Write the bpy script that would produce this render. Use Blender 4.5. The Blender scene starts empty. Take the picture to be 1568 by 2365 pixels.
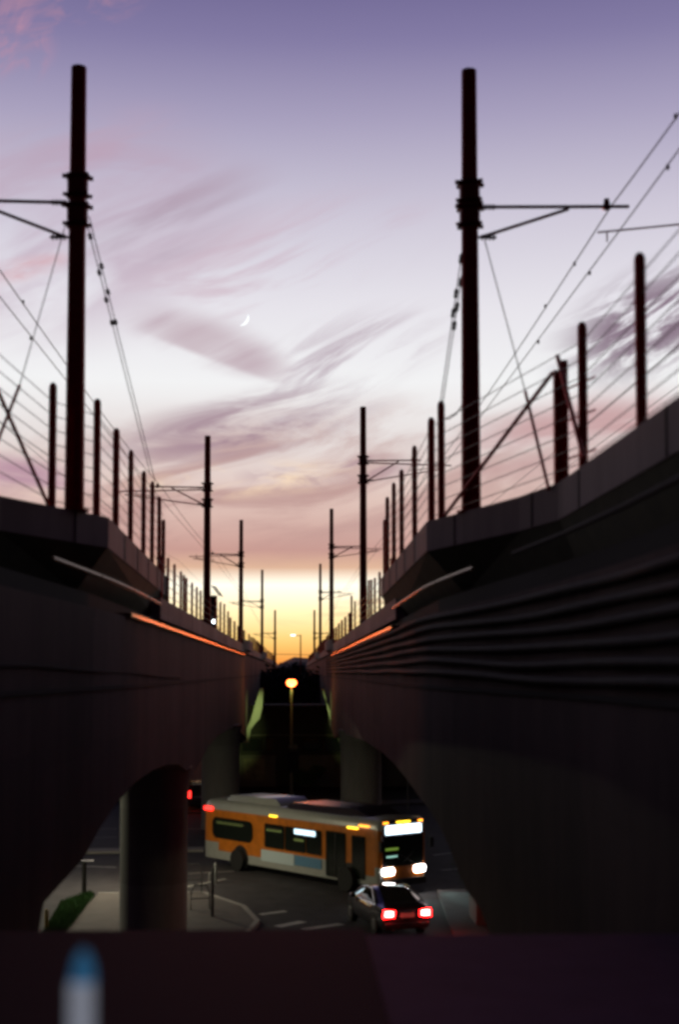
import bpy, math, random
from mathutils import Vector, Matrix
R = math.radians
random.seed(7)
sc = bpy.context.scene
COL = sc.collection

# ------------------------------------------------------------------ camera
H = 9.0                                   # eye height above the street
YAW, PITCH, SHIFT = R(1.83), R(3.3), 0.0766
F, CX, CY, PH = 3284.7, 784.0, 1182.5, 2365.0   # photo measured at 1568 x 2365
cd = bpy.data.cameras.new('camera'); cam = bpy.data.objects.new('camera', cd); COL.objects.link(cam)
cam.location = (0, 0, H)
cam.rotation_euler = (R(90) + PITCH, 0, -YAW)
cd.sensor_fit = 'VERTICAL'; cd.sensor_height = 36; cd.lens = 50; cd.shift_y = SHIFT
cd.clip_start = 0.1; cd.clip_end = 9000
cd.dof.use_dof = True; cd.dof.focus_distance = 200; cd.dof.aperture_fstop = 0.85
sc.camera = cam
CR = Matrix.Rotation(-YAW, 3, 'Z') @ Matrix.Rotation(R(90) + PITCH, 3, 'X')

def ray(px, py):
    v = CR @ Vector(((px - CX) / F, -(py - CY) / F + SHIFT * PH / F, -1.0))
    return v
def at(px, py, d):                        # point at distance d (metres along the bridges)
    v = ray(px, py); k = d / v.y
    return Vector((v.x * k, d, v.z * k + H))
def onz(px, py, z):                       # point on the level plane z (above the street)
    v = ray(px, py); k = (z - H) / v.z
    return Vector((v.x * k, v.y * k, z))
def onface(px, py, fx, s):                # point on a side face x = s*fx(d)
    lo, hi = 5.0, 900.0
    v = ray(px, py)
    g = lambda d: v.x / v.y * d * s - fx(d)
    for _ in range(60):
        m = (lo + hi) / 2
        if g(m) > 0: hi = m
        else: lo = m
    d = (lo + hi) / 2
    return Vector((v.x / v.y * d, d, v.z / v.y * d + H))

# ------------------------------------------------------------------ render + view
sc.render.engine = 'CYCLES'
sc.view_settings.view_transform = 'Standard'; sc.view_settings.look = 'None'
sc.view_settings.exposure = 0; sc.view_settings.gamma = 1
sc.cycles.use_denoising = True
sc.cycles.max_bounces = 5; sc.cycles.diffuse_bounces = 3; sc.cycles.glossy_bounces = 3
sc.cycles.sample_clamp_indirect = 1.0; sc.cycles.caustics_reflective = False; sc.cycles.caustics_refractive = False
sc.cycles.filter_width = 3.2

def lin(r, g, b):
    f = lambda c: (c / 255) / 12.92 if c <= 10 else (((c / 255) + 0.055) / 1.055) ** 2.4
    return (f(r), f(g), f(b), 1)

# ------------------------------------------------------------------ sky (world)
w = bpy.data.worlds.new('World'); sc.world = w; w.use_nodes = True
nt = w.node_tree; N = nt.nodes; L = nt.links; N.clear()
def math_(op, a, b=None, c=None, clamp=False):
    n = N.new('ShaderNodeMath'); n.operation = op; n.use_clamp = clamp
    for i, v in enumerate((a, b, c)):
        if v is None: continue
        if isinstance(v, (int, float)): n.inputs[i].default_value = v
        else: L.new(v, n.inputs[i])
    return n.outputs[0]
def sstep(x, a, b):
    n = N.new('ShaderNodeMapRange'); n.interpolation_type = 'SMOOTHSTEP'
    L.new(x, n.inputs[0]); n.inputs[1].default_value = a; n.inputs[2].default_value = b
    return n.outputs[0]
def mixc(fac, a, b):
    n = N.new('ShaderNodeMix'); n.data_type = 'RGBA'
    if isinstance(fac, (int, float)): n.inputs[0].default_value = fac
    else: L.new(fac, n.inputs[0])
    for i, v in ((6, a), (7, b)):
        if isinstance(v, tuple): n.inputs[i].default_value = v
        else: L.new(v, n.inputs[i])
    return n.outputs[2]
def ramp(x, stops, interp='LINEAR'):
    n = N.new('ShaderNodeValToRGB'); n.color_ramp.interpolation = interp
    e = n.color_ramp.elements
    while len(e) > 1: e.remove(e[0])
    e[0].position = stops[0][0]; e[0].color = stops[0][1]
    for p, c in stops[1:]:
        k = e.new(p); k.color = c
    L.new(x, n.inputs[0]); return n.outputs[0]
tc = N.new('ShaderNodeTexCoord'); sp = N.new('ShaderNodeSeparateXYZ'); L.new(tc.outputs['Generated'], sp.inputs[0])
X, Y, Z = sp.outputs
el = math_('MULTIPLY', math_('ARCSINE', Z), 57.2958)
az = math_('MULTIPLY', math_('ARCTAN2', X, Y), 57.2958)      # degrees to the right of the bridges
def E(y): return max(0.0, math.degrees(math.atan((1553 - y) / 3285)) / 90)
base = ramp(math_('DIVIDE', el, 90), [
    (0.0, lin(240, 112, 58)), (E(1530), lin(255, 160, 70)), (E(1480), (1.1, .68, .20, 1)), (E(1415), (1.3, 1.02, .55, 1)),
    (E(1345), (1.25, 1.2, 1.02, 1)), (E(1318), lin(232, 190, 158)), (E(1270), lin(204, 158, 148)), (E(1150), lin(226, 198, 188)),
    (E(1010), lin(232, 224, 222)), (E(880), lin(243, 243, 244)), (E(700), lin(231, 228, 235)), (E(480), lin(206, 200, 216)),
    (E(250), lin(168, 160, 190)), (E(60), lin(132, 124, 165)), (E(-180), lin(98, 90, 138)), (0.42, lin(52, 46, 86)), (0.65, lin(26, 22, 46)), (1.0, lin(20, 18, 38))])
# streak coordinates: rotate (az, el) so that x runs along the streaks
def streak(ang, sx, sy, seed, detail=5.0, rough=0.55, dist=0.0, warp=0.0):
    c, s = math.cos(R(ang)), math.sin(R(ang))
    u = math_('ADD', math_('MULTIPLY', az, c), math_('MULTIPLY', el, s))
    v = math_('SUBTRACT', math_('MULTIPLY', el, c), math_('MULTIPLY', az, s))
    if warp:
        v = math_('ADD', v, math_('MULTIPLY', math_('SINE', math_('MULTIPLY', u, 0.45)), warp))
    cb = N.new('ShaderNodeCombineXYZ')
    L.new(math_('MULTIPLY', u, sx), cb.inputs[0]); L.new(math_('MULTIPLY', v, sy), cb.inputs[1]); cb.inputs[2].default_value = seed
    t = N.new('ShaderNodeTexNoise'); t.inputs['Scale'].default_value = 1; t.inputs['Detail'].default_value = detail
    t.inputs['Roughness'].default_value = rough; t.inputs['Distortion'].default_value = dist
    L.new(cb.outputs[0], t.inputs['Vector']); return t.outputs[0]
def blob(px, py, rx, ry, ang=0.0):            # soft patch of sky round a direction
    a0 = (px - 679) / 57.33; e0 = (1553 - py) / 57.33
    c, s = math.cos(R(ang)), math.sin(R(ang))
    da = math_('SUBTRACT', az, a0); de = math_('SUBTRACT', el, e0)
    u = math_('DIVIDE', math_('ADD', math_('MULTIPLY', da, c), math_('MULTIPLY', de, s)), rx / 57.33)
    v = math_('DIVIDE', math_('SUBTRACT', math_('MULTIPLY', de, c), math_('MULTIPLY', da, s)), ry / 57.33)
    r = math_('SQRT', math_('ADD', math_('MULTIPLY', u, u), math_('MULTIPLY', v, v)))
    return math_('SUBTRACT', 1.0, sstep(r, 0.25, 1.0))
def cloud(col, mask, noise, lo, hi, amt, c_in):
    f = math_('MULTIPLY', math_('MULTIPLY', mask, sstep(noise, lo, hi)), amt)
    return mixc(f, c_in, col)
mauve = lin(166, 134, 152); dusk = lin(112, 88, 118); pink = lin(196, 142, 158)
c = base
# low mauve layer with ragged top
n1 = streak(12, 0.10, 0.42, 3.1, 6, 0.6, 0.8, 0.3)
c = cloud(lin(186, 146, 142), blob(640, 1120, 1100, 230, 4), n1, 0.38, 0.62, 0.80, c)
c = cloud(lin(160, 130, 146), blob(560, 985, 420, 95, 12), streak(14, 0.14, 0.8, 5.5, 6, 0.6, 1.2, 0.25), 0.36, 0.62, 0.85, c)
c = cloud(lin(255, 226, 190), blob(560, 1110, 330, 55, 4), streak(8, 0.25, 0.9, 8.2, 6, 0.6, 1.0), 0.42, 0.66, 0.75, c)
c = cloud(lin(164, 130, 146), blob(760, 1090, 260, 48, 4), streak(6, 0.3, 0.9, 2.2, 6, 0.6, 1.0), 0.36, 0.6, 0.75, c)
# feathered fan in the middle
c = cloud(lin(178, 158, 172), blob(800, 830, 330, 120, 16), streak(24, 0.16, 0.95, 9.4, 6, 0.58, 1.0, 0.35), 0.40, 0.70, 0.8, c)
c = cloud(lin(186, 162, 174), blob(470, 800, 260, 70, -17), streak(20, 0.12, 0.55, 4.0, 4, 0.55, 1.0), 0.3, 0.66, 0.75, c)
c = cloud(lin(186, 160, 180), blob(120, 560, 560, 330, 10), streak(16, 0.07, 0.32, 51.0, 5, 0.55, 0.9, 0.3), 0.38, 0.62, 0.7, c)
c = cloud(lin(200, 168, 184), blob(640, 620, 480, 160, 14), streak(18, 0.09, 0.5, 55.0, 6, 0.55, 0.9, 0.3), 0.45, 0.68, 0.6, c)
wu = math_('SUBTRACT', math_('MULTIPLY', math_('SUBTRACT', el, (1553 - 842) / 57.33), math.cos(R(-19))), math_('MULTIPLY', math_('SUBTRACT', az, (485 - 679) / 57.33), math.sin(R(-19))))
wm = math_('MULTIPLY', blob(495, 815, 230, 95, -19), sstep(wu, -.08, .22))
c = mixc(math_('MULTIPLY', math_('MULTIPLY', wm, sstep(streak(20, 0.12, 0.6, 61.0, 4, .5, .8), .1, .55)), .62), c, lin(182, 154, 166))
# upper left streaks and small pink puffs
c = cloud(lin(174, 152, 170), blob(380, 540, 330, 130, 22), streak(24, 0.10, 0.55, 6.3, 4, 0.5, 0.6), 0.4, 0.70, 0.7, c)
c = cloud(lin(190, 160, 180), blob(250, 400, 300, 120, 10), streak(12, 0.12, 0.6, 16.3, 5, 0.55, 0.8), 0.42, 0.7, 0.6, c)
c = cloud(lin(214, 160, 168), blob(60, 655, 140, 36, 16), streak(16, 0.3, 1.0, 12.3, 5, 0.55, 0.8), 0.3, 0.65, 0.7, c)
c = cloud(pink, blob(170, 80, 300, 110, 24), streak(24, 0.28, 0.7, 1.3, 5, 0.6, 0.8), 0.44, 0.68, 0.6, c)
c = cloud(lin(190, 142, 166), blob(30, 190, 110, 110, 0), streak(50, 0.4, 0.9, 11.3, 6, 0.6, 1.0), 0.44, 0.66, 0.7, c)
# right-hand dark streaks
c = cloud(lin(134, 112, 130), blob(1500, 770, 300, 150, 22), streak(26, 0.16, 0.85, 21.3, 7, 0.62, 1.2, 0.3), 0.42, 0.6, 0.95, c)
c = cloud(lin(196, 150, 152), blob(1330, 1010, 400, 110, 8), streak(8, 0.08, 0.6, 33.3, 5, 0.55, 0.6), 0.3, 0.6, 0.85, c)
c = cloud(lin(186, 146, 164), blob(40, 1110, 220, 60, -6), streak(-4, 0.1, 0.6, 31.0, 5, 0.55, 0.6), 0.3, 0.6, 0.9, c)
# thin bars across the glow
c = cloud(lin(214, 170, 128), blob(840, 1400, 170, 32, 4), streak(3, 0.18, 1.6, 41.0, 6, 0.6, 0.7), 0.50, 0.70, 0.7, c)
c = cloud(lin(206, 164, 128), blob(640, 1450, 260, 24, -5), streak(-5, 0.2, 1.5, 44.0, 6, 0.6, 0.7), 0.48, 0.70, 0.7, c)
# darker away from the sunset, dark below the horizon
away = sstep(math_('ABSOLUTE', az), 17, 75)
far = mixc(1.0, (0, 0, 0, 1), ramp(math_('DIVIDE', el, 90), [(0, lin(36, 24, 32)), (0.2, lin(31, 22, 35)), (1, lin(20, 15, 28))]))
c = mixc(away, c, far)
c = mixc(sstep(el, -1.5, -0.05), (0.004, 0.003, 0.004, 1), c)
bg = N.new('ShaderNodeBackground'); L.new(c, bg.inputs[0]); bg.inputs[1].default_value = 1.0
out = N.new('ShaderNodeOutputWorld'); L.new(bg.outputs[0], out.inputs[0])

# afterglow: one weak, wide, orange sun at the horizon ahead
sl = bpy.data.lights.new('sun', 'SUN'); sun = bpy.data.objects.new('sun', sl); COL.objects.link(sun)
sl.energy = 0.55; sl.angle = R(5); sl.color = (1.0, 0.14, 0.03)
sun.rotation_euler = (R(88.5), 0, R(180))
sun.location = (0, 300, 60)

# ------------------------------------------------------------------ materials
MATS = {}
def mat(name, col, rough=0.6, metal=0.0, var=0.0, scale=3.0, bump=0.0, emit=None, estr=0.0, spec=0.5, streaks=False, coat=0.0):
    m = bpy.data.materials.new(name); m.use_nodes = True; t = m.node_tree; b = t.nodes['Principled BSDF']
    b.inputs['Roughness'].default_value = rough; b.inputs['Metallic'].default_value = metal
    b.inputs['Specular IOR Level'].default_value = spec
    b.inputs['Base Color'].default_value = (*col, 1); b.inputs['Coat Weight'].default_value = coat
    if var or bump:
        g = t.nodes.new('ShaderNodeNewGeometry'); mp = t.nodes.new('ShaderNodeMapping')
        t.links.new(g.outputs['Position'], mp.inputs[0])
        if streaks: mp.inputs['Scale'].default_value = (1, 1, 0.22)
        n = t.nodes.new('ShaderNodeTexNoise'); n.inputs['Scale'].default_value = scale; n.inputs['Detail'].default_value = 8; n.inputs['Roughness'].default_value = 0.65
        t.links.new(mp.outputs[0], n.inputs['Vector'])
        cr = t.nodes.new('ShaderNodeMapRange'); cr.inputs[1].default_value = 0.3; cr.inputs[2].default_value = 0.7
        cr.inputs[3].default_value = 1 - var; cr.inputs[4].default_value = 1 + var
        t.links.new(n.outputs[0], cr.inputs[0])
        if streaks:            # pours differ a little in tone along the bridge
            m2 = t.nodes.new('ShaderNodeMapping'); m2.inputs['Scale'].default_value = (0.0, 0.22, 0.35); t.links.new(g.outputs['Position'], m2.inputs[0])
            n2 = t.nodes.new('ShaderNodeTexVoronoi'); n2.distance = 'CHEBYCHEV'; n2.inputs['Scale'].default_value = 1; n2.inputs['Randomness'].default_value = .35; t.links.new(m2.outputs[0], n2.inputs['Vector'])
            sx = t.nodes.new('ShaderNodeSeparateColor'); t.links.new(n2.outputs['Color'], sx.inputs[0])
            r2 = t.nodes.new('ShaderNodeMapRange'); r2.inputs[3].default_value = .78; r2.inputs[4].default_value = 1.2; t.links.new(sx.outputs[0], r2.inputs[0])
            mu = t.nodes.new('ShaderNodeMath'); mu.operation = 'MULTIPLY'; t.links.new(cr.outputs[0], mu.inputs[0]); t.links.new(r2.outputs[0], mu.inputs[1]); cr = mu
        vm = t.nodes.new('ShaderNodeVectorMath'); vm.operation = 'SCALE'; vm.inputs[0].default_value = col
        t.links.new(cr.outputs[0], vm.inputs['Scale']); t.links.new(vm.outputs[0], b.inputs['Base Color'])
        if bump:
            bp = t.nodes.new('ShaderNodeBump'); bp.inputs['Strength'].default_value = bump; bp.inputs['Distance'].default_value = 0.02
            t.links.new(n.outputs[0], bp.inputs['Height']); t.links.new(bp.outputs[0], b.inputs['Normal'])
    if emit:
        m.cycles.emission_sampling = 'AUTO' if estr > 8 else 'NONE'
        b.inputs['Emission Color'].default_value = (*emit, 1); b.inputs['Emission Strength'].default_value = estr
    MATS[name] = m; return m
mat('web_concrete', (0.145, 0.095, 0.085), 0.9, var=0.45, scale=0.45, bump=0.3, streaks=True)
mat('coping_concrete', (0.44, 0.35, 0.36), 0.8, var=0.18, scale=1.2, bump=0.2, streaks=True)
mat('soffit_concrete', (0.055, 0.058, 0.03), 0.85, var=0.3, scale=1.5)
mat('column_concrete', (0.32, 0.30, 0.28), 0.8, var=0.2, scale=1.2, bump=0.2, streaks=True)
mat('mast_steel', (0.27, 0.016, 0.014), 0.5, 0.92, var=0.2, scale=6)
mat('bracket_steel', (0.16, 0.02, 0.02), 0.45, 0.85, var=0.2, scale=9)
mat('post_steel', (0.50, 0.03, 0.02), 0.5, 0.92, var=0.2, scale=6)
mat('wire_metal', (0.10, 0.05, 0.055), 0.45, 0.6)
mat('insulator', (0.04, 0.015, 0.015), 0.35)
mat('conduit_metal', (0.16, 0.08, 0.04), 0.33, 0.85, var=0.2, scale=4)
mat('pipe_steel', (0.04, 0.026, 0.03), 0.8, 0.0, var=0.3, scale=2)
mat('joint_dark', (0.03, 0.025, 0.025), 0.9)
mat('asphalt', (0.045, 0.043, 0.046), 0.8, var=0.3, scale=1.3, bump=0.4, spec=0.2)
mat('asphalt_ground', (0.03, 0.028, 0.03), 0.95, var=0.3, scale=0.4, spec=0.05)
mat('sidewalk_concrete', (0.085, 0.075, 0.07), 0.8, var=0.2, scale=1.5, bump=0.2)
mat('kerb_concrete', (0.30, 0.29, 0.28), 0.8, var=0.2, scale=2)
mat('road_paint', (0.45, 0.45, 0.42), 0.6, var=0.4, scale=3)
mat('grass_blade', (0.035, 0.10, 0.018), 0.7, var=0.4, scale=5)
mat('soil', (0.02, 0.03, 0.012), 0.9, var=0.3, scale=3)
mat('leaf', (0.045, 0.07, 0.018), 0.6, var=0.4, scale=2)
mat('leaf_dark', (0.03, 0.035, 0.02), 0.7, var=0.4, scale=1)
mat('bark', (0.04, 0.03, 0.025), 0.9, var=0.3)
mat('hill_earth', (0.10, 0.07, 0.09), 0.9, var=0.2, scale=0.01)
mat('coping_black', (0.010, 0.006, 0.008), 0.9, var=0.2, scale=3)
mat('coping_purple', (0.16, 0.09, 0.16), 0.85, var=0.15, scale=2.0, bump=0.15)
mat('bus_orange', (0.58, 0.175, 0.016), 0.35, var=0.22, scale=2.5, coat=0.4)
mat('bus_silver', (0.46, 0.48, 0.44), 0.35, 0.25, var=0.08, coat=0.3)
mat('bus_dark', (0.03, 0.02, 0.035), 0.3, coat=0.3)
mat('panel_white', (0.55, 0.66, 0.68), 0.35)
mat('panel_blue', (0.12, 0.26, 0.40), 0.35)
mat('tinted_glass', (0.012, 0.016, 0.012), 0.06, spec=0.7)
mat('rubber', (0.012, 0.012, 0.012), 0.8)
mat('wheel_metal', (0.25, 0.25, 0.26), 0.35, 0.8)
mat('black_plastic', (0.02, 0.02, 0.02), 0.5)
mat('car_paint', (0.035, 0.035, 0.05), 0.12, 0.5, coat=1.0)
mat('chrome', (0.75, 0.75, 0.78), 0.12, 1.0)
mat('white_lamp', (0.8, 0.8, 0.8), 0.4, emit=(0.80, 0.95, 1.0), estr=14)
mat('sign_white', (0.8, 0.8, 0.8), 0.4, emit=(0.72, 0.90, 1.0), estr=3.6)
mat('side_sign', (0.8, 0.8, 0.8), 0.4, emit=(0.55, 0.80, 0.92), estr=1.9)
mat('head_lamp', (0.9, 0.9, 0.9), 0.4, emit=(1.0, 0.93, 0.90), estr=26)
mat('amber_lamp', (0.8, 0.3, 0.05), 0.4, emit=(1.0, 0.30, 0.02), estr=4.5)
mat('yellow_lamp', (0.8, 0.5, 0.05), 0.4, emit=(1.0, 0.62, 0.03), estr=4)
mat('red_lens', (0.6, 0.02, 0.02), 0.3, emit=(1.0, 0.005, 0.005), estr=45)
mat('red_core', (0.9, 0.2, 0.15), 0.3, emit=(1.0, 0.16, 0.13), estr=60)
mat('red_far', (0.7, 0.02, 0.02), 0.3, emit=(1.0, 0.02, 0.015), estr=6)
mat('street_bulb', (0.9, 0.8, 0.6), 0.4, emit=(1.0, 0.11, 0.02), estr=22)
mat('bulb_ring', (0.6, 0.1, 0.05), 0.4, emit=(1.0, 0.03, 0.01), estr=1.2)
mat('dash_white', (.5, .6, .6), .4, emit=(.45, .9, .75), estr=.8); mat('dash_green', (.3, .4, .1), .4, emit=(.35, .6, .08), estr=.35); mat('glass_glow', (.1, .12, .05), .4, emit=(.12, .16, .04), estr=.5)
mat('lamp_lens', (0.8, 0.8, 0.8), 0.4, emit=(.9, 1.0, .7), estr=6)
mat('moon_light', (0.9, 0.9, 0.9), 0.8, emit=(0.93, 1.0, 1.0), estr=1.3)
mat('lamp_lit_green', (0.42, 0.46, 0.28), 0.5, 0.2, var=0.2)  # pale green puts the lamp's light on its pole into the colour
mat('signal_metal', (0.04, 0.03, 0.035), 0.5, 0.3)
mat('signal_red', (0.12, 0.015, 0.012), 0.8)
mat('galvanised', (0.20, 0.20, 0.20), 0.4, 0.6, var=0.15, scale=5)
mat('wall_plaster', (0.13, 0.11, 0.10), 0.9, var=0.25, scale=0.4)
mat('wall_dark', (0.035, 0.03, 0.03), 0.9, var=0.3, scale=0.3)
mat('poster_print', (0.17, 0.14, 0.10), 0.8, var=0.5, scale=1.2)
mat('blob_white', (0.60, 0.60, 0.64), 0.4, emit=(.56, .60, .72), estr=.27)
mat('blob_blue', (0.03, 0.16, 0.30), 0.35, emit=(.03, .13, .26), estr=.5)
mat('yellow_paint', (0.45, 0.30, 0.05), 0.5, var=0.2)
mat('moulding', (0.05, 0.03, 0.02), 0.7)

# ------------------------------------------------------------------ mesh helpers
class MB:
    def __init__(s): s.v = []; s.f = []; s.m = []
    def quad(s, *p, m=0):
        k = len(s.v); s.v += [tuple(q) for q in p]; s.f.append(tuple(range(k, k + len(p)))); s.m.append(m)
    def box(s, c, size, rz=0.0, m=0, tilt=None):
        c = Vector(c); M = Matrix.Rotation(rz, 3, 'Z')
        if tilt is not None: M = M @ tilt
        k = len(s.v)
        for dx in (-.5, .5):
            for dy in (-.5, .5):
                for dz in (-.5, .5):
                    s.v.append(tuple(c + M @ Vector((dx * size[0], dy * size[1], dz * size[2]))))
        for q in ((0, 1, 3, 2), (4, 6, 7, 5), (0, 4, 5, 1), (2, 3, 7, 6), (0, 2, 6, 4), (1, 5, 7, 3)):
            s.f.append(tuple(k + i for i in q)); s.m.append(m)
        return s
    def ring(s, pts):
        k = len(s.v); s.v += [tuple(p) for p in pts]; return list(range(k, k + len(pts)))
    def loft(s, rings, m=0, cap=True, closed=True, mf=None):
        ids = [s.ring(r) for r in rings]; n = len(ids[0])
        for i in range(len(ids) - 1):
            for j in range(n if closed else n - 1):
                s.f.append((ids[i][j], ids[i][(j + 1) % n], ids[i + 1][(j + 1) % n], ids[i + 1][j])); s.m.append(mf(i, j) if mf else m)
        if cap:
            s.f.append(tuple(reversed(ids[0]))); s.m.append(mf(-1, 0) if mf else m)
            s.f.append(tuple(ids[-1])); s.m.append(mf(-2, 0) if mf else m)
        return s
    def rod(s, a, b, r0, r1=None, n=10, m=0):
        a, b = Vector(a), Vector(b); r1 = r0 if r1 is None else r1
        d = (b - a).normalized(); u = d.orthogonal().normalized(); v = d.cross(u)
        s.loft([[p + (u * math.cos(t) + v * math.sin(t)) * r for t in [6.28318 * i / n for i in range(n)]] for p, r in ((a, r0), (b, r1))], m=m)
        return s
    def chain(s, pts, r, n=6, m=0):
        pts = [Vector(p) for p in pts]; rings = []
        for i, p in enumerate(pts):
            d = (pts[min(i + 1, len(pts) - 1)] - pts[max(i - 1, 0)]).normalized()
            u = d.cross(Vector((0, 0, 1)));
            if u.length < 1e-3: u = d.orthogonal()
            u.normalize(); v = d.cross(u)
            rings.append([p + (u * math.cos(t) + v * math.sin(t)) * r for t in [6.28318 * k / n for k in range(n)]])
        return s.loft(rings, m=m)
    def turned(s, c, prof, n=16, m=0, mf=None, axis=None):
        c = Vector(c); rings = []
        for h, r in prof:
            rg = []
            for k in range(n):
                t = 6.28318 * k / n; p = Vector((math.cos(t) * r, math.sin(t) * r, h))
                if axis is not None: p = axis @ p
                rg.append(c + p)
            rings.append(rg)
        return s.loft(rings, m=m, mf=mf)
    def build(s, name, mats, parent=None, smooth=False, bevel=0.0, label=None):
        me = bpy.data.meshes.new(name); me.from_pydata(s.v, [], s.f)
        for q in ([mats] if isinstance(mats, str) else mats): me.materials.append(MATS[q])
        me.polygons.foreach_set('material_index', s.m)
        if smooth:
            me.polygons.foreach_set('use_smooth', [True] * len(s.f)); me.update()
            try: me.set_sharp_from_angle(angle=R(40))
            except Exception: pass
        me.update()
        o = bpy.data.objects.new(name, me); COL.objects.link(o)
        if parent is not None:
            o.parent = parent
        if bevel:
            b = o.modifiers.new('bevel', 'BEVEL'); b.width = bevel; b.segments = 2; b.limit_method = 'ANGLE'
        if label: o['label'] = label
        return o
def tag(o, label=None, cat=None, group=None, kind=None):
    if label: o['label'] = label
    if cat: o['category'] = cat
    if group: o['group'] = group
    if kind: o['kind'] = kind
    return o
def thing(name, loc, label, cat, group=None, rz=0.0):
    o = bpy.data.objects.new(name, None); COL.objects.link(o); o.location = loc; o.rotation_euler = (0, 0, rz)
    o.empty_display_size = 0.3
    return tag(o, label, cat, group)
def copy_tree(o, parent=None):
    c = o.copy(); COL.objects.link(c); c.parent = parent
    for ch in [x for x in bpy.data.objects if x.parent == o]: copy_tree(ch, c)
    return c
def local(root, p): return Vector(p) - Vector(root.location)
def interp(tab):
    def f(d):
        if d <= tab[0][0]: return tab[0][1]
        for (a, x), (b, y) in zip(tab, tab[1:]):
            if d <= b: return x + (y - x) * (d - a) / (b - a)
        return tab[-1][1]
    return f

# ------------------------------------------------------------------ ground and street
mb = MB(); mb.quad((-4000, -300, -0.02), (4000, -300, -0.02), (4000, 8000, -0.02), (-4000, 8000, -0.02))
tag(mb.build('ground', 'asphalt_ground'), 'dark ground running to the horizon', kind='structure')
mb = MB()   # the cross street, skewed under the bridges
mb.quad((-70, 36, 0.0), (70, 28, 0.0), (70, 92, 0.0), (-70, 104, 0.0))
tag(mb.build('street', 'asphalt'), 'dark asphalt street crossing under the two viaducts', kind='structure')
def gpoly(pts, z): return [onz(px, py, z) for px, py in pts]
def slab(name, pix, z, m, label, kind='structure', cat=None):
    mb = MB(); top = gpoly(pix, z); bot = [Vector((p.x, p.y, -0.01)) for p in top]
    mb.loft([bot, top]); o = mb.build(name, m); tag(o, label, cat, kind=kind); return o
slab('sidewalk', [(120, 2172), (226, 2064), (470, 2062), (560, 2092), (592, 2125), (560, 2160), (480, 2185)], 0.13, 'sidewalk_concrete', 'pale concrete pavement corner at the left column')
mb = MB()
path = gpoly([(226, 2062), (470, 2060), (562, 2091), (594, 2125), (562, 2161)], 0.15)
for a, b in zip(path, path[1:]):
    d = (b - a).normalized(); n = Vector((-d.y, d.x, 0)) * 0.09; q = Vector((0, 0, 0.15))
    mb.loft([[a - n, a + n, a + n - q, a - n - q], [b - n, b + n, b + n - q, b - n - q]])
tag(mb.build('kerb', 'kerb_concrete'), 'pale kerb round the pavement corner', kind='structure')
slab('sidewalk', [(150, 1960), (470, 1956), (470, 1962), (150, 1968)], 0.12, 'kerb_concrete', 'narrow raised median across the street')
slab('sidewalk', [(330, 1868), (1060, 1842), (1060, 1850), (330, 1880)], 0.13, 'sidewalk_concrete', 'far pavement beyond the bus')
slab('sidewalk', [(1010, 2055), (1500, 2040), (1800, 2180), (1060, 2190)], 0.13, 'sidewalk_concrete', 'pavement at the foot of the right viaduct')
mb = MB()
def stripe(a, b, wd):
    a = onz(*a, 0.004); b = onz(*b, 0.004); d = (b - a).normalized(); n = Vector((-d.y, d.x, 0)) * wd / 2
    mb.quad(a - n, b - n, b + n, a + n)
for a, b, wd in [((420, 2018), (540, 2012), .12), ((100, 1998), (268, 2003), .14), ((640, 2140), (700, 2128), .4), ((700, 2146), (790, 2134), .4),
                 ((600, 2112), (660, 2104), .3), ((200, 1935), (268, 1933), .1), ((200, 1915), (268, 1914), .1), ((420, 1915), (462, 1914), .1),
                 ((1000, 1975), (1060, 1968), .15), ((420, 2050), (520, 2030), .12), ((1020, 2010), (1080, 2004), .12)]:
    stripe(a, b, wd)
tag(mb.build('road_markings', 'road_paint'), 'worn white lines and crosswalk bars on the street', kind='structure')

# grass strip by the left pier
gp = gpoly([(95, 2160), (140, 2085), (205, 2062), (218, 2066), (165, 2135), (140, 2160)], 0.16)
mb = MB(); mb.loft([[Vector((p.x, p.y, 0.0)) for p in gp], gp]); 
mb2 = mb
def inside(x, y, P):
    r = False
    for i in range(len(P)):
        a, b = P[i], P[i - 1]
        if (a.y > y) != (b.y > y) and x < (b.x - a.x) * (y - a.y) / (b.y - a.y) + a.x: r = not r
    return r
xs = [p.x for p in gp]; ys = [p.y for p in gp]
for _ in range(9000):
    x, y = random.uniform(min(xs), max(xs)), random.uniform(min(ys), max(ys))
    if not inside(x, y, gp): continue
    h = random.uniform(.06, .2); a = random.uniform(0, 3.14); dx, dy = math.cos(a) * .015, math.sin(a) * .015
    lx, ly = random.uniform(-.06, .06), random.uniform(-.06, .06)
    mb.quad((x - dx, y - dy, .155), (x + dx, y + dy, .155), (x + lx, y + ly, .16 + h))
tag(mb.build('grass', 'grass_blade'), 'short green grass strip beside the left pavement', 'grass', kind='stuff')

# ------------------------------------------------------------------ viaducts
def smooth_between(d0, a, d1, b):
    def f(d):
        u = min(1, max(0, (d - d0) / (d1 - d0))); u = u * u * (3 - 2 * u); return a + (b - a) * u
    return f
fL = smooth_between(14, 4.05, 32, 3.5)
fR = smooth_between(15, 3.5, 31, 2.7)
def soffit(pix, fx, s):
    return [(p.y, p.z) for p in (onface(px, py, fx, s) for px, py in pix)]
sofL = [(9, 0.0), (19.0, 0.0), (20.0, 3.2)] + soffit([(100, 2085), (140, 2040), (190, 1985), (230, 1912), (270, 1852), (310, 1808), (350, 1780), (385, 1765), (412, 1765), (430, 1780), (440, 1802)], fL, -1)
sofL += soffit([(450, 1780), (463, 1756), (482, 1722), (505, 1697), (531, 1683), (551, 1686), (565, 1700), (571, 1712)], fL, -1)
sofL += [(120, 5.2), (135, 6.0), (150, 5.2), (190, 6.0), (320, 5.5)]
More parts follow.
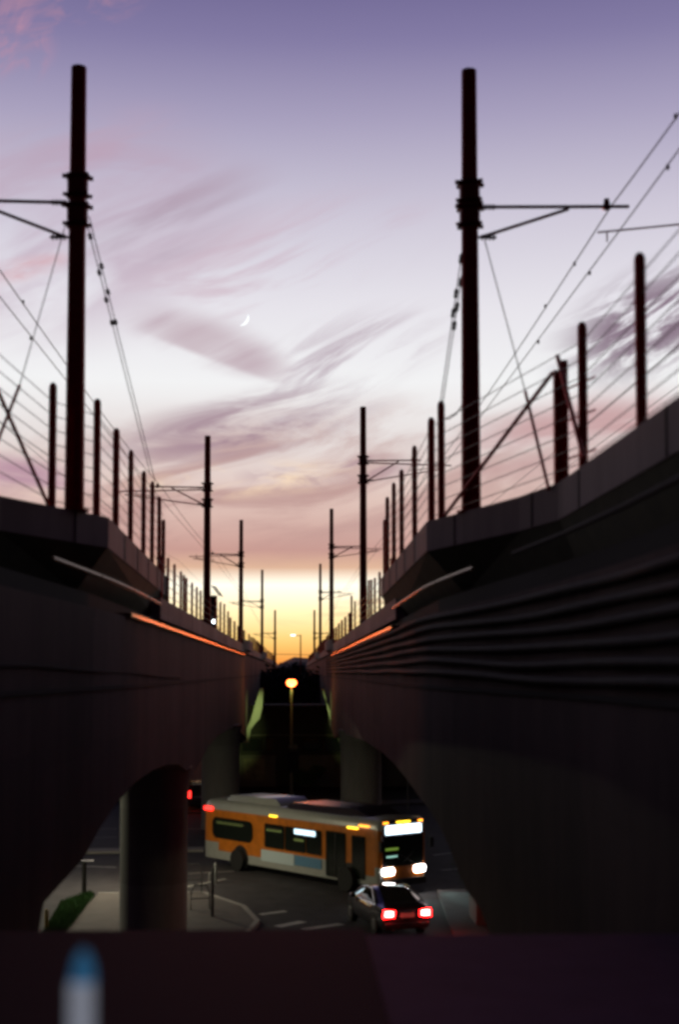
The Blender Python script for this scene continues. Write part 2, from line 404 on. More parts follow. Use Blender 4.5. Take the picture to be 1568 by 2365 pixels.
sofR = [(9, 0.0), (17.5, 0.0), (18.6, 3.4)] + soffit([(1110, 2100), (1075, 2052), (1058, 2010), (1040, 1962), (1014, 1905), (985, 1860), (940, 1800), (912, 1765), (885, 1740), (845, 1712), (800, 1696), (782, 1696), (773, 1705)], fR, 1)
sofR += [(120, 5.3), (135, 6.0), (150, 5.2), (190, 6.0), (320, 5.5)]
def band(fin, fout, zt, zb, s, ds):
    """solid running along the bridge: inner face x = s*fin(d), outer s*fout(d), top zt(d), bottom zb(d)"""
    rings = []
    for d in ds:
        a, b, t, u = fin(d), fout(d), zt(d), zb(d)
        rings.append([(s * a, d, u), (s * a, d, t), (s * b, d, t), (s * b, d, u)])
    m = MB(); m.loft(rings); return m
K = lambda v: (lambda d: v)
def add(f, k): return lambda d: f(d) + k
DS = sorted(set([14.5 + k for k in range(20)] + [9,  19, 20, 22, 24, 26, 27, 30, 35, 40, 50, 60, 80, 100, 150, 200, 260, 320]))
def viaduct(side):
    s = -1 if side == 'left' else 1; fx = fL if s < 0 else fR; sof = sofL if s < 0 else sofR
    lab = ('left concrete viaduct with two low arches and a round column in each' if s < 0 else 'right concrete viaduct with dark pipes running along its face')
    t = thing('viaduct', (0, 0, 0), lab, 'viaduct')
    far = interp([(0, 9.0), (400, 9.0)])
    ds = sorted(set([round(d, 3) for d, z in sof] + [14.5 + k for k in range(20)]))
    zb = interp(sof)
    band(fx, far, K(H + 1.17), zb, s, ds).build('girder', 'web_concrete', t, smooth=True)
    px = 3.75 if s < 0 else 2.86
    fp = lambda d: max(px, fx(d) + 0.14)
    band(add(fp, 0.15), add(far, 0.1), K(H + 1.50), K(H + 1.172), s, DS).build('deck', 'joint_dark', t)
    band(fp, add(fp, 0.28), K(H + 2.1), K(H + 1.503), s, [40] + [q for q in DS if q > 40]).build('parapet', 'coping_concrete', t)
    c0 = 30 if s < 0 else 38
    band(add(fx, -0.10), add(fx, 0.3), K(H + 1.25), K(H + 1.175), s, [c0] + [q for q in DS if c0 < q <= 100]).build('cornice', 'conduit_metal', t)
    # lit edge conduit under the raised walkway
    zz = 1.80 if s < 0 else 1.77
    d0, d1 = (22.5, 37.5) if s < 0 else (12, 39)
    for a, b in ((d0, d0 + 4.2), (d0 + 4.3, d0 + 8.6), (d0 + 8.7, d1 - 3.1), (d1 - 3.0, d1)) if s < 0 else ((9, 21), (24, 27.8), (27.9, 31.8), (31.9, d1)):
        MB().chain([(s * (fx(d) + 0.02), d, H + zz) for d in (a, a * .75 + b * .25, (a + b) / 2, a * .25 + b * .75, b)], 0.036, 8).build('conduit', 'conduit_metal' if a > 22 else 'pipe_steel', t)
    # joints on the face
    band(add(fx, -0.03), add(fx, 0.1), K(H - 0.26), K(H - 0.33), s, ds).build('drip_ledge', 'joint_dark', t)
    if s < 0:
        MB().chain([(-(fx(d) - 0.03), d, H + z) for d, z in ((15, .10), (21, .10), (26, .02), (32, -.02), (38, -.12), (44, -.16))], 0.022, 6).build('cable', 'joint_dark', t)
    else:
        for i, (z0, z1) in enumerate(((1.02, 1.08), (.78, .87), (.56, .66), (.33, .46), (.10, .24), (-.10, .02))):
            pts = []
            for k in range(44):
                d = 10 + 110 * (k / 43) ** 1.6
                u = min(1, max(0, (d - 20) / 8))
                pts.append((fx(d) - 0.06 - 0.02 * math.sin(k * 1.7 + i), d, H + z0 + (z1 - z0) * u + 0.012 * math.sin(k * 0.9 + 2 * i)))
            MB().chain(pts, 0.055, 8).build('pipe', 'pipe_steel', t)
    # columns, lit strip pilaster
    cols = [(-4.62, 47.5, 1.13), (-4.25, 83, 1.12)] if s < 0 else [(3.62, 77, 1.12)]
    for cx, cy, r in cols:
        m = MB(); top = zb(cy) + .25
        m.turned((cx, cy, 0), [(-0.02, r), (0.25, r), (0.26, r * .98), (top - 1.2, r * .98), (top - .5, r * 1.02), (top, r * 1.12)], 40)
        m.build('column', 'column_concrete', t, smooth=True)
        
    # pilaster beyond, whose near face is lit by spots added at the street lamp
    D = 106
    if s < 0: P = [(600, 1590), (608, 1590), (605, 1635), (599, 1660), (588, 1672), (578, 1686), (573, 1716), (560, 1716), (563, 1694), (578, 1664)]
    else: P = [(741, 1590), (748, 1590), (757, 1640), (762, 1662), (772, 1678), (779, 1700), (783, 1716), (796, 1716), (790, 1690), (768, 1656)]
    a = [at(x, y, D) for x, y in P]
    MB().loft([[p + Vector((0, 1.2, 0)) for p in a], a]).build('pilaster', 'column_concrete', t)
    # raised walkway with splayed parapet
    if s < 0: walk = [(-5.0, 9), (-5.0, 21.5)] + [(p.x, p.y) for p in (onz(0, 1145, H + 2.94), onz(250, 1195, H + 2.94), onz(388, 1336, H + 2.94))]
    else: walk = [(4.1, 9), (4.1, 17)] + [(p.x, p.y) for p in (onz(1290, 1115, H + 2.94), onz(1200, 1147, H + 2.94), onz(985, 1205, H + 2.94), onz(880, 1336, H + 2.94))]
    m = MB(); rings = []
    for x, y in walk:
        rings.append([(x, y, H + 2.36), (x, y, H + 2.94), (x + s * .24, y, H + 2.94), (x + s * .24, y, H + 2.36)])
    m.loft(rings); m.build('walkway_parapet', 'coping_concrete', t)
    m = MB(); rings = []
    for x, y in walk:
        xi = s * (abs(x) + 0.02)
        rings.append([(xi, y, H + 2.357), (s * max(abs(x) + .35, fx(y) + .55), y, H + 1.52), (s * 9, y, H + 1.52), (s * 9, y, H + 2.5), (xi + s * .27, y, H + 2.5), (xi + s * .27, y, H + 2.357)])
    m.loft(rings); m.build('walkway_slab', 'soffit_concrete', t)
    for (x0, y0), (x1, y1) in zip(walk, walk[1:]):       # construction joints
        n = max(1, int(math.hypot(x1 - x0, y1 - y0) / 3.2))
        for k in range(1, n + 1):
            u = k / (n + .5); MB().box((x0 + (x1 - x0) * u - s * .002, y0 + (y1 - y0) * u, H + 2.65), (.02, .05, .57)).build('joint', 'joint_dark', t)
    # steps in the parapet where further masts stand
    for d in (113, 176):
        m = MB(); e = px - (.35 if d < 150 else .3)
        m.loft([[(s * px, d - 7, H + 1.7), (s * px, d - 7, H + 2.45), (s * (px + .4), d - 7, H + 2.45), (s * (px + .4), d - 7, H + 1.7)],
                [(s * e, d - 4, H + 1.7), (s * e, d - 4, H + 2.45), (s * (px + .4), d - 4, H + 2.45), (s * (px + .4), d - 4, H + 1.7)],
                [(s * e, d + 4, H + 1.7), (s * e, d + 4, H + 2.45), (s * (px + .4), d + 4, H + 2.45), (s * (px + .4), d + 4, H + 1.7)],
                [(s * px, d + 7, H + 1.7), (s * px, d + 7, H + 2.45), (s * (px + .4), d + 7, H + 2.45), (s * (px + .4), d + 7, H + 1.7)]])
        m.build('mast_platform', 'coping_concrete', t)
    return t, walk
VL, walkL = viaduct('left'); VR, walkR = viaduct('right')

# ------------------------------------------------------------------ fences on the parapets
def along(walk):
    acc = []; 
    for (x0, y0), (x1, y1) in zip(walk, walk[1:]):
        n = max(1, int(math.hypot(x1 - x0, y1 - y0) / .02))
        acc += [(x0 + (x1 - x0) * k / n, y0 + (y1 - y0) * k / n) for k in range(n)]
    return acc
def px_of(p):
    v = CR.transposed() @ (Vector(p) - Vector((0, 0, H))); return CX + F * v.x / -v.z
def near_fence(s, walk, pxs, label):
    t = thing('wire_fence', (0, 0, 0), label, 'fence')
    pa = along(walk); tops = []
    for px, top in pxs:
        best = min(pa, key=lambda q: abs(px_of((q[0] + s * .12, q[1], H + 2.94)) - px))
        x, y = best[0] + s * .12, best[1]
        r = .072 if y < 30 else .062
        m = MB(); z1 = at(px, top, y).z; top = z1 - H
        m.turned((x, y, H + 2.9), [(0, r * 1.0), (.5, r), (top - 2.94 - .04, r), (top - 2.94 + .02, r * .8), (top - 2.94 + .05, r * .3)], 12)
        m.build('post', 'post_steel', t, smooth=True); tops.append((x, y, z1))
    tops.sort(key=lambda q: q[1])
    pts = [(walk[0][0] + s * .12, walk[0][1], tops[0][2])] + tops
    for k in range(8):
        m = MB(); q = []
        for x, y, z in pts:
            q.append((x, y, H + 3.06 + k * 0.255))
        m.chain(q, .0085, 5); m.build('wire', 'wire_metal', t)
    return t, tops
FL, topsL = near_fence(-1, walkL, [(118, 885), (222, 922), (266, 990), (300, 1040), (330, 1088), (350, 1112), (366, 1148), (376, 1200)], 'tall wire fence on the raised left walkway, posts with round tops')
FR, topsR = near_fence(1, walkR, [(1483, 585), (1348, 745), (1020, 927), (997, 965), (958, 1030), (928, 1085), (910, 1115), (895, 1148), (886, 1200)], 'tall wire fence on the raised right walkway, braced by diagonal struts')
# braces and the box post on the right, brace on the left
def brace(par, a, b, r=.035): MB().rod(a, b, r, n=8).build('brace', 'post_steel', par)
bp = onz(1280, 1118, H + 2.94) + Vector((.12, 0, 0))
m = MB(); m.box((bp.x - .035, bp.y + .1, H + 3.83), (.12, .10, 1.85)).box((bp.x + .055, bp.y, H + 3.89), (.10, .12, 2.0))
m.build('gate_post', 'post_steel', FR)
for z in (3.3, 3.9, 4.4): MB().rod((bp.x, bp.y, H + z), (bp.x + .35, bp.y - .9, H + z + .05), .016, n=6).build('gate_hinge', 'post_steel', FR)
brace(FR, at(1276, 862, bp.y - .05), at(1028, 1190, 26.6)); brace(FR, at(1288, 822, bp.y), at(1348, 1056, 19.9))
brace(FL, at(-60, 780, 22), at(110, 1166, 24.9)); brace(FL, at(-70, 1180, 22.4), at(44, 890, 23.4), .028)
m = MB(); m.rod(at(1214, 905, 24.4), at(1268, 1130, bp.y + .15), .028, n=8); m.build('brace', 'post_steel', FR)
def far_fence(s, pxs, label):
    px = 3.75 if s < 0 else 2.86
    t = thing('railing_fence', (0, 0, 0), label, 'fence')
    x = s * (px + .14)
    ds = []
    for q, top in pxs:
        v = ray(q, 1500); d = x / (v.x / v.y); ds.append(d)
        r = .045 if d < 70 else .055
        MB().turned((x, d, H + 2.08), [(0, r), (top, r), (top + .03, r * .5)], 8).build('post', 'post_steel', t, smooth=True)
    d = max(ds) + 3
    while d < 300:
        r = .06 + d * .0001
        if abs(d - 113.8) > 3 and abs(d - 66) > 1: MB().rod((x, d, H + 2.08), (x, d, H + 3.3 + random.uniform(-.1, .1)), r, n=6).build('post', 'post_steel', t)
        d += 6 if d < 180 else 12
    for k in range(4):
        MB().chain([(x, 40 + 26 * i, H + 2.35 + k * .28) for i in range(11)], .012, 5).build('wire', 'wire_metal', t)
    return t
FL2 = far_fence(-1, [(370, 1.3), (386, 1.42), (401, 1.4), (416, 1.35), (423, 1.32), (429, 1.3), (442, 1.3), (453, 1.3), (462, 1.3), (497, 1.5), (508, 1.6), (517, 1.7), (526, 1.5)], 'low fence of thin posts on the far left parapet')
FR2 = far_fence(1, [(905, 1.4), (890, 1.4), (877, 1.42), (866, 1.4), (858, 1.5), (852, 1.6), (846, 1.5), (820, 1.4), (812, 1.9)], 'low fence of thin posts on the far right parapet')

# ------------------------------------------------------------------ catenary masts
def arm_gear(t, s, x, d, zt, zl, reach, tw=1.0):
    """two tubes reaching s-wards from the mast with insulators, and a registration arm"""
    L_ = lambda X_, Z_: (s * X_, 0, Z_)
    m = MB(); m.rod(L_(.20, zt), L_(reach, zt + .04), .034 * tw, n=8)
    m.turned(L_(reach * .86, zt), [(-.03, .05 * tw), (0.0, .09 * tw), (.10, .06 * tw), (.18, .05 * tw)], 10)
    m.build('arm', 'bracket_steel', t)
    MB().rod(L_(.20, zl), L_(reach * .62, zt - .02), .032 * tw, n=8).build('strut', 'bracket_steel', t)
    for z in (zt, zl):
        m = MB()
        for k in range(4): 
            m.rod(L_(.22 + k * .07, z), L_(.25 + k * .07, z), .055 * tw, n=10)
        m.rod(L_(.14, z), L_(.5, z), .025 * tw, n=8); m.build('insulator', 'insulator', t)
    m = MB(); m.rod(L_(reach * .80, zt - .46), L_(reach * 1.35, zt - .28), .018 * tw, n=6)
    m.rod(L_(reach * .86, zt - .64), L_(reach * .86, zt - .44), .014 * tw, n=6)
    m.rod(L_(reach * 1.33, zt - .3), L_(reach * 1.33, zt + .02), .014 * tw, n=6); m.build('registration_arm', 'bracket_steel', t)
MA = []
masts = [  # side, pixel x at base, top px (x,y), distance, label
    (-1, 168, 155, 26, 'thick steel mast on the left walkway, nearest and tallest on that side'),
    (1, 1090, 163, 26, 'thick steel mast on the right walkway, nearest and tallest on that side'),
    (-1, 477, 1007, 66, 'second steel mast on the left viaduct beside the signal cabinet'),
    (1, 839, 940, 66, 'second steel mast on the right viaduct, arms reaching right'),
    (-1, 556, 1201, 113.8, 'third steel mast on the left viaduct, against the orange glow'),
    (1, 765.5, 1175, 113.8, 'third steel mast on the right viaduct, against the orange glow'),
    (-1, 605, 1316, 177, 'fourth steel mast on the left viaduct, thin in the glow'),
    (1, 739.5, 1302, 177, 'fourth steel mast on the right viaduct, thin in the glow'),
    (-1, 635, 1409, 261, 'farthest steel mast on the left viaduct'),
    (1, 726, 1409, 261, 'farthest steel mast on the right viaduct')]
BR = {26: (430, 497), 66: (1125, 1162), 113.8: (1280, 1305), 177: (1388, 1402), 261: (1462, 1474)}
BRR = {26: (445, 500), 66: (1063, 1107), 113.8: (1262, 1284), 177: (1367, 1383), 261: (1462, 1474)}
for s, bx, ty, d, lab in masts:
    base = at(bx, 1400, d); top = at(bx, ty, d).z; z0 = H + (2.935 if d == 26 else 1.52)
    b1, b2 = [at(bx, y, d).z - z0 for y in (BR if s < 0 else BRR)[d]]
    t = thing('catenary_mast', (base.x, d, z0), lab, 'mast', 'overhead line masts on both viaducts')
    hh = top - z0; sc_ = 1.0 if d < 100 else (1.08 if d < 200 else 1.25)
    m = MB(); m.turned((0, 0, 0), [(0, .27), (.04, .27), (.05, .182 * sc_), (hh - .04, .142 * sc_), (hh, .138 * sc_), (hh + .01, .09)], 24); m.build('pole', 'mast_steel', t, smooth=True)
    for z in (b1, b2):
        m = MB(); rr = .165 * sc_
        m.turned((0, 0, z), [(-.20, rr), (-.20, rr + .05), (-.17, rr + .06), (-.14, rr + .03), (.12, rr + .03), (.16, rr + .07), (.20, rr + .07), (.20, rr)], 18)
        for k in range(6):
            a = k * 1.047 + .3; ca, sa = math.cos(a), math.sin(a)
            m.box((ca * (rr + .06), sa * (rr + .06), z + .17), (.12, .05, .07), rz=a); m.box((ca * (rr + .05), sa * (rr + .05), z - .17), (.11, .05, .06), rz=a)
        m.build('collar', 'bracket_steel', t)
    ztop = at(bx, (468 if s < 0 else 478), 26).z - z0 if d == 26 else b1 - .02
    zlow = at(bx, 548, 26).z - z0 if d == 26 else b2 - .05
    arm_gear(t, s, base.x, d, ztop, zlow, 3.0 if d == 26 else 2.7, 1.0 if d < 100 else 1.3)
    if d > 50 :                                  # the far masts carry arms for the second track too
        m = MB(); m.rod((s * .2, 0, b1 - .12), (s * 4.2, .5, b1 - .16), .03 * sc_, n=6); m.rod((s * .2, 0, b2 - .1), (s * 3.9, .5, b1 - .3), .028 * sc_, n=6)
        m.build('long_arm', 'bracket_steel', t)
    MA.append((t, s, d, z0, b1, b2, base.x))

# ------------------------------------------------------------------ wires
def wire(name, pts, r, lab, cat='wire', group=None, kinks=(), sag=0.0, dr=None):
    out = []
    for a, b in zip(pts, pts[1:]):
        a, b = Vector(a), Vector(b)
        for k in range(12):
            u = k / 12; p = a.lerp(b, u); p.z -= sag * 4 * u * (1 - u) * min(1, (b - a).length / 40); out.append(p)
    out.append(Vector(pts[-1]))
    m = MB(); m.chain(out, r, 5)
    for p in kinks: m.turned(p, [(-.05, .012), (-.02, .030), (.02, .030), (.05, .012)], 8)
    o = m.build(name, 'wire_metal'); tag(o, lab, cat, group); return o
GW = 'overhead wires above the tracks'
for s, nm in ((-1, 'left'), (1, 'right')):
    x0 = 6.35 if s < 0 else 5.93; x1 = 6.1 if s < 0 else 5.7
    kk = [(s * x0, d, H + 8.66 - 0.02) for d in (21.5, 29.5, 33)]
    kc = [(s * x0, d, H + 8.02) for d in (22, 28, 34)]
    wire('messenger_wire', [(s * x0, 8, H + 8.6), (s * x0, 26, H + 8.72), (s * x1, 66, H + 8.5), (s * x1, 113.8, H + 9.3), (s * x1, 177, H + 9.8), (s * x1, 261, H + 9)], .014, 'upper overhead wire above the %s viaduct track' % nm, group=None, kinks=kk, sag=.25)
    wire('contact_wire', [(s * x0, 8, H + 8.05), (s * x0, 26, H + 8.05), (s * x1, 66, H + 7.9), (s * x1, 113.8, H + 8.6), (s * x1, 177, H + 9.1), (s * x1, 261, H + 8.5)], .013, 'lower overhead wire above the %s viaduct track' % nm, kinks=kc)
    wire('feeder_wire', [(s * 9.6, 8, H + 8.5), (s * 9.6, 66, H + 8.2), (s * 9.2, 113.8, H + 8.9), (s * 9, 200, H + 9)], .011, 'thin feeder wire beyond the %s track' % nm, sag=.2)
wire('feeder_wire', [(10.1, 8, H + 7.7), (9.9, 66, H + 7.6), (9.6, 113.8, H + 8.3)], .010, 'thin lower feeder wire far right of the right track', sag=.2)
wire('feeder_wire', [(10.6, 8, H + 6.6), (10.4, 66, H + 6.7), (9.9, 113.8, H + 7.8)], .010, 'thin lowest wire far right of the right track', sag=.2)
# guy wires and insulator strings on the nearest masts
def guy(a, b, r, lab, ins, cat='guy wire'):
    m = MB(); m.rod(a, b, r, n=6); o = m.build('guy_wire', 'wire_metal'); tag(o, lab, cat)
    if ins:
        a, b = Vector(a), Vector(b); q = Vector((0, 0, 1)).rotation_difference((b - a).normalized()).to_matrix()
        for u in ins:
            m = MB(); m.turned(a.lerp(b, u), [(-.10, .012), (-.06, .035), (-.02, .045), (.02, .030), (.06, .045), (.10, .012)], 8, axis=q); m.build('insulator', 'insulator', o)
Ld = 37
guy(at(197, 505, 26), at(345, 1090, Ld), .011, 'inner guy wire from the nearest left mast with dark insulators', (.05, .16, .25, .33))
guy(at(205, 500, 26), at(357, 1110, Ld), .011, 'outer guy wire from the nearest left mast with dark insulators', (.14, .22, .32))
guy(at(1066, 590, 26), at(1017, 932, 27.0), .010, 'outer guy wire left of the nearest right mast', (.02, .25, .38))
guy(at(1072, 600, 26), at(1023, 932, 27.0), .010, 'inner guy wire left of the nearest right mast', (.15, .32, .45))
guy(at(150, 520, 26), at(44, 890, 23.4), .010, 'guy wire from the nearest left mast down to the fence brace', ())
guy(at(1120, 555, 26), at(1214, 905, 24.4), .010, 'guy wire from the nearest right mast down to the fence brace', ())
# jumper cable from mast to post on the right
wire('jumper_cable', [at(1068, 935, 26), at(1055, 955, 26.3), at(1038, 967, 26.8), at(1022, 968, 27.2)], .013, 'slack cable from the nearest right mast to the fence', cat='cable')

# ------------------------------------------------------------------ signal cabinet with louvred top, left viaduct
p = at(491, 1465, 71); t = thing('signal_cabinet', (p.x, p.y, H + 1.52), 'dark cabinet with louvred top and small white lamp behind the second left mast', 'signal')
m = MB(); m.box((0, 0, 1.0), (.42, .5, 2.0)).box((.03, 0, 2.15), (.34, .45, .3)); m.build('body', 'signal_metal', t)
for k in range(7):
    MB().box((.05 + k * .055, -.1, 2.75 - k * .075), (.26, .4, .03), tilt=Matrix.Rotation(R(18), 3, 'Y')).build('louvre', 'signal_red', t)
MB().rod((.08, -.27, 1.0), (.08, -.32, 1.0), .085, n=16).build('lamp', 'white_lamp', t)
MB().rod((.16, -.25, 1.75), (.16, -.29, 1.75), .05, n=12).build('lamp', 'side_sign', t)
# small luminaire mast far right of the gap
p = at(694, 1540, 300); t = thing('lamp_mast', (p.x, 300, H - 1), 'thin far lamp post with a short arm in the glow between the viaducts', 'lamp post')
m = MB(); tp = at(694, 1466, 300).z - (H - 1); m.rod((0, 0, 0), (0, 0, tp), .16, .12, n=8); m.rod((0, 0, tp - .2), (-1.2, 0, tp - .15), .07, n=6); m.build('pole', 'mast_steel', t)
m = MB(); m.box((-1.6, 0, tp - .1), (1.0, .3, .22)); m.build('lamp_head', 'sign_white', t)
wire('span_wire', [at(560, 1497, 250), at(640, 1511, 255), at(760, 1513, 260)], .05, 'far span wire crossing low between the viaducts')

# ------------------------------------------------------------------ moon
mc = at(556, 734, 3000); m = MB(); A = []; n = 18; Rm = 17
for k in range(n + 1):
    a = R(-62 + 124 * k / n) - R(35)
    o_ = Vector((math.cos(a) * Rm, 0, math.sin(a) * Rm)); u = abs(k / n - .5) * 2
    th = 4.9 * (1 - u ** 1.7) + .25
    i_ = o_ * ((Rm - th) / Rm)
    A.append([mc + o_, mc + (o_ + i_) / 2 + Vector((0, th * .4, 0)), mc + i_, mc + (o_ + i_) / 2 - Vector((0, th * .4, 0))])
m.loft(A); tag(m.build('moon', 'moon_light', smooth=True), 'thin bright crescent moon in the pale sky', 'moon')

# ------------------------------------------------------------------ far backdrop: hill, trees, low walls under the bridges
m = MB(); rows = []
for j, (dd, hm) in enumerate(((1500, 0), (1650, .7), (1800, 1), (2100, .3))):
    rows.append([Vector((x, dd, (H - 3 + hm * (16 * math.exp(-((x - 5) / 30) ** 2) + 7 + 4 * math.sin(x * .02))) if hm else 0.0)) for x in range(-900, 901, 20)])
for j in range(3):
    for k in range(len(rows[0]) - 1): m.quad(rows[j][k], rows[j][k + 1], rows[j + 1][k + 1], rows[j + 1][k])
tag(m.build('hills', 'hill_earth', smooth=True), 'low mauve hill on the horizon', kind='structure')
def leafy(c, rad, n, size, mname, parent, name='crown', m_=None):
    m = MB()
    clumps = [Vector((random.gauss(0, .42), random.gauss(0, .42), random.gauss(0, .38))) for _ in range(max(6, n // 160))]
    for _ in range(n):
        q = random.choice(clumps) + Vector((random.gauss(0, .17), random.gauss(0, .17), random.gauss(0, .15)))
        if q.length > 1.15: q *= 1.15 / q.length
        p = Vector(c) + Vector((q.x * rad[0], q.y * rad[1], q.z * rad[2]))
        a = Vector((random.gauss(0, 1), random.gauss(0, 1), random.gauss(0, 1))).normalized(); b = a.orthogonal().normalized(); e = random.uniform(.6, 1.3) * size
        m.quad(p - a * e, p + b * e * .45, p + a * e, p - b * e * .45)
    return m.build(name, mname, parent)
def tree(x, y, h, rad, n, size, lab, group=None, z0=0, mname='leaf_dark'):
    t = thing('tree', (x, y, z0), lab, 'tree', group)
    m = MB(); m.chain([(0, 0, 0), (.1, 0, h * .3), (-.05, .1, h * .6), (.1, 0, h * .85)], .02 * h, 8)
    for k in range(5):
        a = k * 1.3; m.rod((0, 0, h * (.4 + .07 * k)), (math.cos(a) * rad * .6, math.sin(a) * rad * .6, h * (.65 + .06 * k)), .01 * h, .004 * h, n=6)
    m.build('trunk', 'bark', t)
    leafy((0, 0, h * .72), (rad, rad, h * .34), n, size, mname, t)
    return t
p = at(700, 1540, 420); tree(p.x, 420, H + 3.2, 5.5, 900, .5, 'dark bushy far tree just right of the pale hill', mname='leaf_dark')
p = at(722, 1540, 380); tree(p.x, 380, H + 3.5, 5.0, 900, .5, 'dark far tree at the foot of the farthest right mast', mname='leaf_dark')
p = at(658, 1550, 520); tree(p.x, 520, H + 1.0, 5.0, 700, .5, 'low far tree left of the pale hill', mname='leaf_dark')
p = at(518, 1470, 175); tree(p.x - 4.2, 175, H + 7.6, 3.6, 1500, .28, 'round dark tree rising behind the far left fence', mname='leaf_dark')
# trees under/behind the bridges fill the dark gap
for px_, d_, hh_, lab in ((625, 150, 9.1, 'dark tree below the left viaduct, left of the street lamp'), (700, 158, 8.9, 'dark tree directly behind the street lamp'), (745, 150, 8.6, 'dark tree below the right viaduct, right of the street lamp'), (665, 190, 9.4, 'dark tree far back between the viaducts')):
    p = at(px_, 1700, d_); tree(p.x, d_, hh_, 5.2, 4200, .30, lab, mname='leaf_dark')
# low building with a painted board
BD = 113.0
t = thing('building', (0, 0, 0), 'low dark building with pale wall base seen beyond the bus', 'building')
a = at(470, 1800, BD); b = at(1010, 1800, BD)
m = MB(); m.box(((a.x + b.x) / 2, BD + 3, 3.1), (b.x - a.x, 6, 6.2)); m.build('wall', 'wall_dark', t)
m = MB(); m.box(((a.x + b.x) / 2, BD + 3, 6.31), (b.x - a.x + .5, 6.4, .2)); m.build('roof', 'wall_dark', t)
zt_ = at(600, 1744, BD).z
for pa_, pb_ in ((470, 636), (690, 1010)):
    q0, q1 = at(pa_, 1744, BD).x, at(pb_, 1744, BD).x
    MB().box(((q0 + q1) / 2, BD - .06, zt_ / 2), (q1 - q0, .1, zt_)).build('wall_base', 'wall_plaster', t)
q0, q1 = at(455, 1698, BD).x, at(820, 1698, BD).x
MB().box(((q0 + q1) / 2, BD - .15, at(600, 1698, BD).z), (q1 - q0, .28, .12)).build('ledge', 'wall_plaster', t)
for pa_, pb_ in ((560, 606), (614, 632), (700, 742), (750, 786)):
    q0, q1 = at(pa_, 1720, BD).x, at(pb_, 1720, BD).x
    MB().box(((q0 + q1) / 2, BD - .03, at(600, 1720, BD).z), (q1 - q0, .05, 1.0)).build('window', 'tinted_glass', t)
p1, p2 = at(562, 1752, BD - .15), at(612, 1802, BD - .15)
o = MB().box(((p1.x + p2.x) / 2, BD - .15, (p1.z + p2.z) / 2), (p2.x - p1.x, .06, p1.z - p2.z)); o = o.build('mural_board', 'poster_print'); tag(o, 'square faded painted board on the building wall behind the bus', 'mural')
p = onz(718, 1822, 0); o = thing('bush', (p.x, BD - 1.6, 0), 'dark rounded bush against the pale wall base behind the bus', 'bush')
leafy((0, 0, 1.0), (1.5, .8, 1.0), 1600, .12, 'leaf', o, 'foliage'); MB().rod((0, 0, 0), (0, 0, .8), .06, n=6).build('stem', 'bark', o)
ob = MB().box(((at(1000, 1800, 105).x + 9), 108, 3.2), (14, 5, 6.4)); t = thing('building', (0, 0, 0), 'dark block beyond the right viaduct column', 'building')
ob.build('wall', 'wall_dark', t); MB().box((at(1000, 1800, 105).x + 9, 108, 6.5), (14.5, 5.5, .25)).build('roof', 'wall_dark', t)
t = thing('building', (0, 0, 0), 'dark low block far left under the left viaduct', 'building')
MB().box((-22, 118, 3), (26, 8, 6)).build('wall', 'wall_dark', t); MB().box((-22, 118, 6.12), (26.5, 8.5, .22)).build('roof', 'wall_dark', t)

# ------------------------------------------------------------------ street lamps
def street_lamp(x, y, h, lab, bulb='street_bulb', power=900, col=(1, .8, .45), lampless=False, post='lamp_lit_green', rr=.24, head_off=(0, 0), spot=0):
    t = thing('street_lamp', (x, y, 0), lab, 'street lamp')
    m = MB(); m.turned((0, 0, 0), [(0, .2), (.5, .16), (.52, .10), (h - .4, .075), (h - .3, .06)], 12); m.build('pole', post, t, smooth=True)
    hx, hy = head_off
    if hx or hy: MB().rod((0, 0, h - .5), (hx, hy, h - .1), .045, n=8).build('arm', post, t)
    m = MB(); m.turned((hx, hy, h - .34), [(0, .12), (.06, rr * .8), (.30, rr * .5), (.34, .06)], 14) if lampless else m.turned((hx, hy, h + rr * .8), [(0, rr * .9), (.05, rr * .6), (.10, .05)], 14)
    m.build('cap', post, t, smooth=True)
    m = MB(); pr = [(-rr * .95 * math.cos(k * math.pi / 10) , rr * 1.25 * math.sin(k * math.pi / 10) + .004) for k in range(11)]
    m.turned((hx, hy, h), pr, 16); m.build('globe', bulb, t, smooth=True)
    if spot:
        for tx in (-2.9, 3.0):  # extra spots added to light the two pilasters
            l2 = bpy.data.lights.new('pilaster_spot', 'SPOT'); l2.energy = spot; l2.color = col; l2.spot_size = R(26); l2.spot_blend = .7; l2.shadow_soft_size = .12
            o2 = bpy.data.objects.new('pilaster_spot', l2); COL.objects.link(o2); o2.parent = t; o2.location = (0, .1, h - rr - .05)
            o2.rotation_euler = Vector((tx - x, 7.6, 6.4 - h)).to_track_quat('-Z', 'Y').to_euler()
    ld = bpy.data.lights.new('lamp_light', 'POINT'); ld.energy = power; ld.color = col; ld.shadow_soft_size = rr
    lo = bpy.data.objects.new('lamp_light', ld); COL.objects.link(lo); lo.parent = t; lo.location = (hx, hy - .0, h - rr - .12)
    return t
p = at(673, 1577, 98)
SL = street_lamp(p.x, 98, p.z, 'lit street lamp on a pole coloured as lit green between the viaducts', rr=.27, power=45, spot=2200, col=(.70, 1.0, .30))
# things on its pole
pb = at(674, 1725, 98); MB().box((.12, -.12, pb.z), (.62, .04, .26)).build('sign_plate', 'lamp_lit_green', SL)
ts = thing('traffic_signal', (p.x + .12, 97.7, at(0, 1782, 98).z), 'dark traffic signal head facing away on the lamp pole', 'traffic signal')
m = MB(); m.box((0, 0, .72), (.62, .3, 1.35)); m.build('housing', 'black_plastic', ts, bevel=.04)
m = MB(); m.box((0, -.03, .72), (.78, .03, 1.55)); m.build('backplate', 'black_plastic', ts)
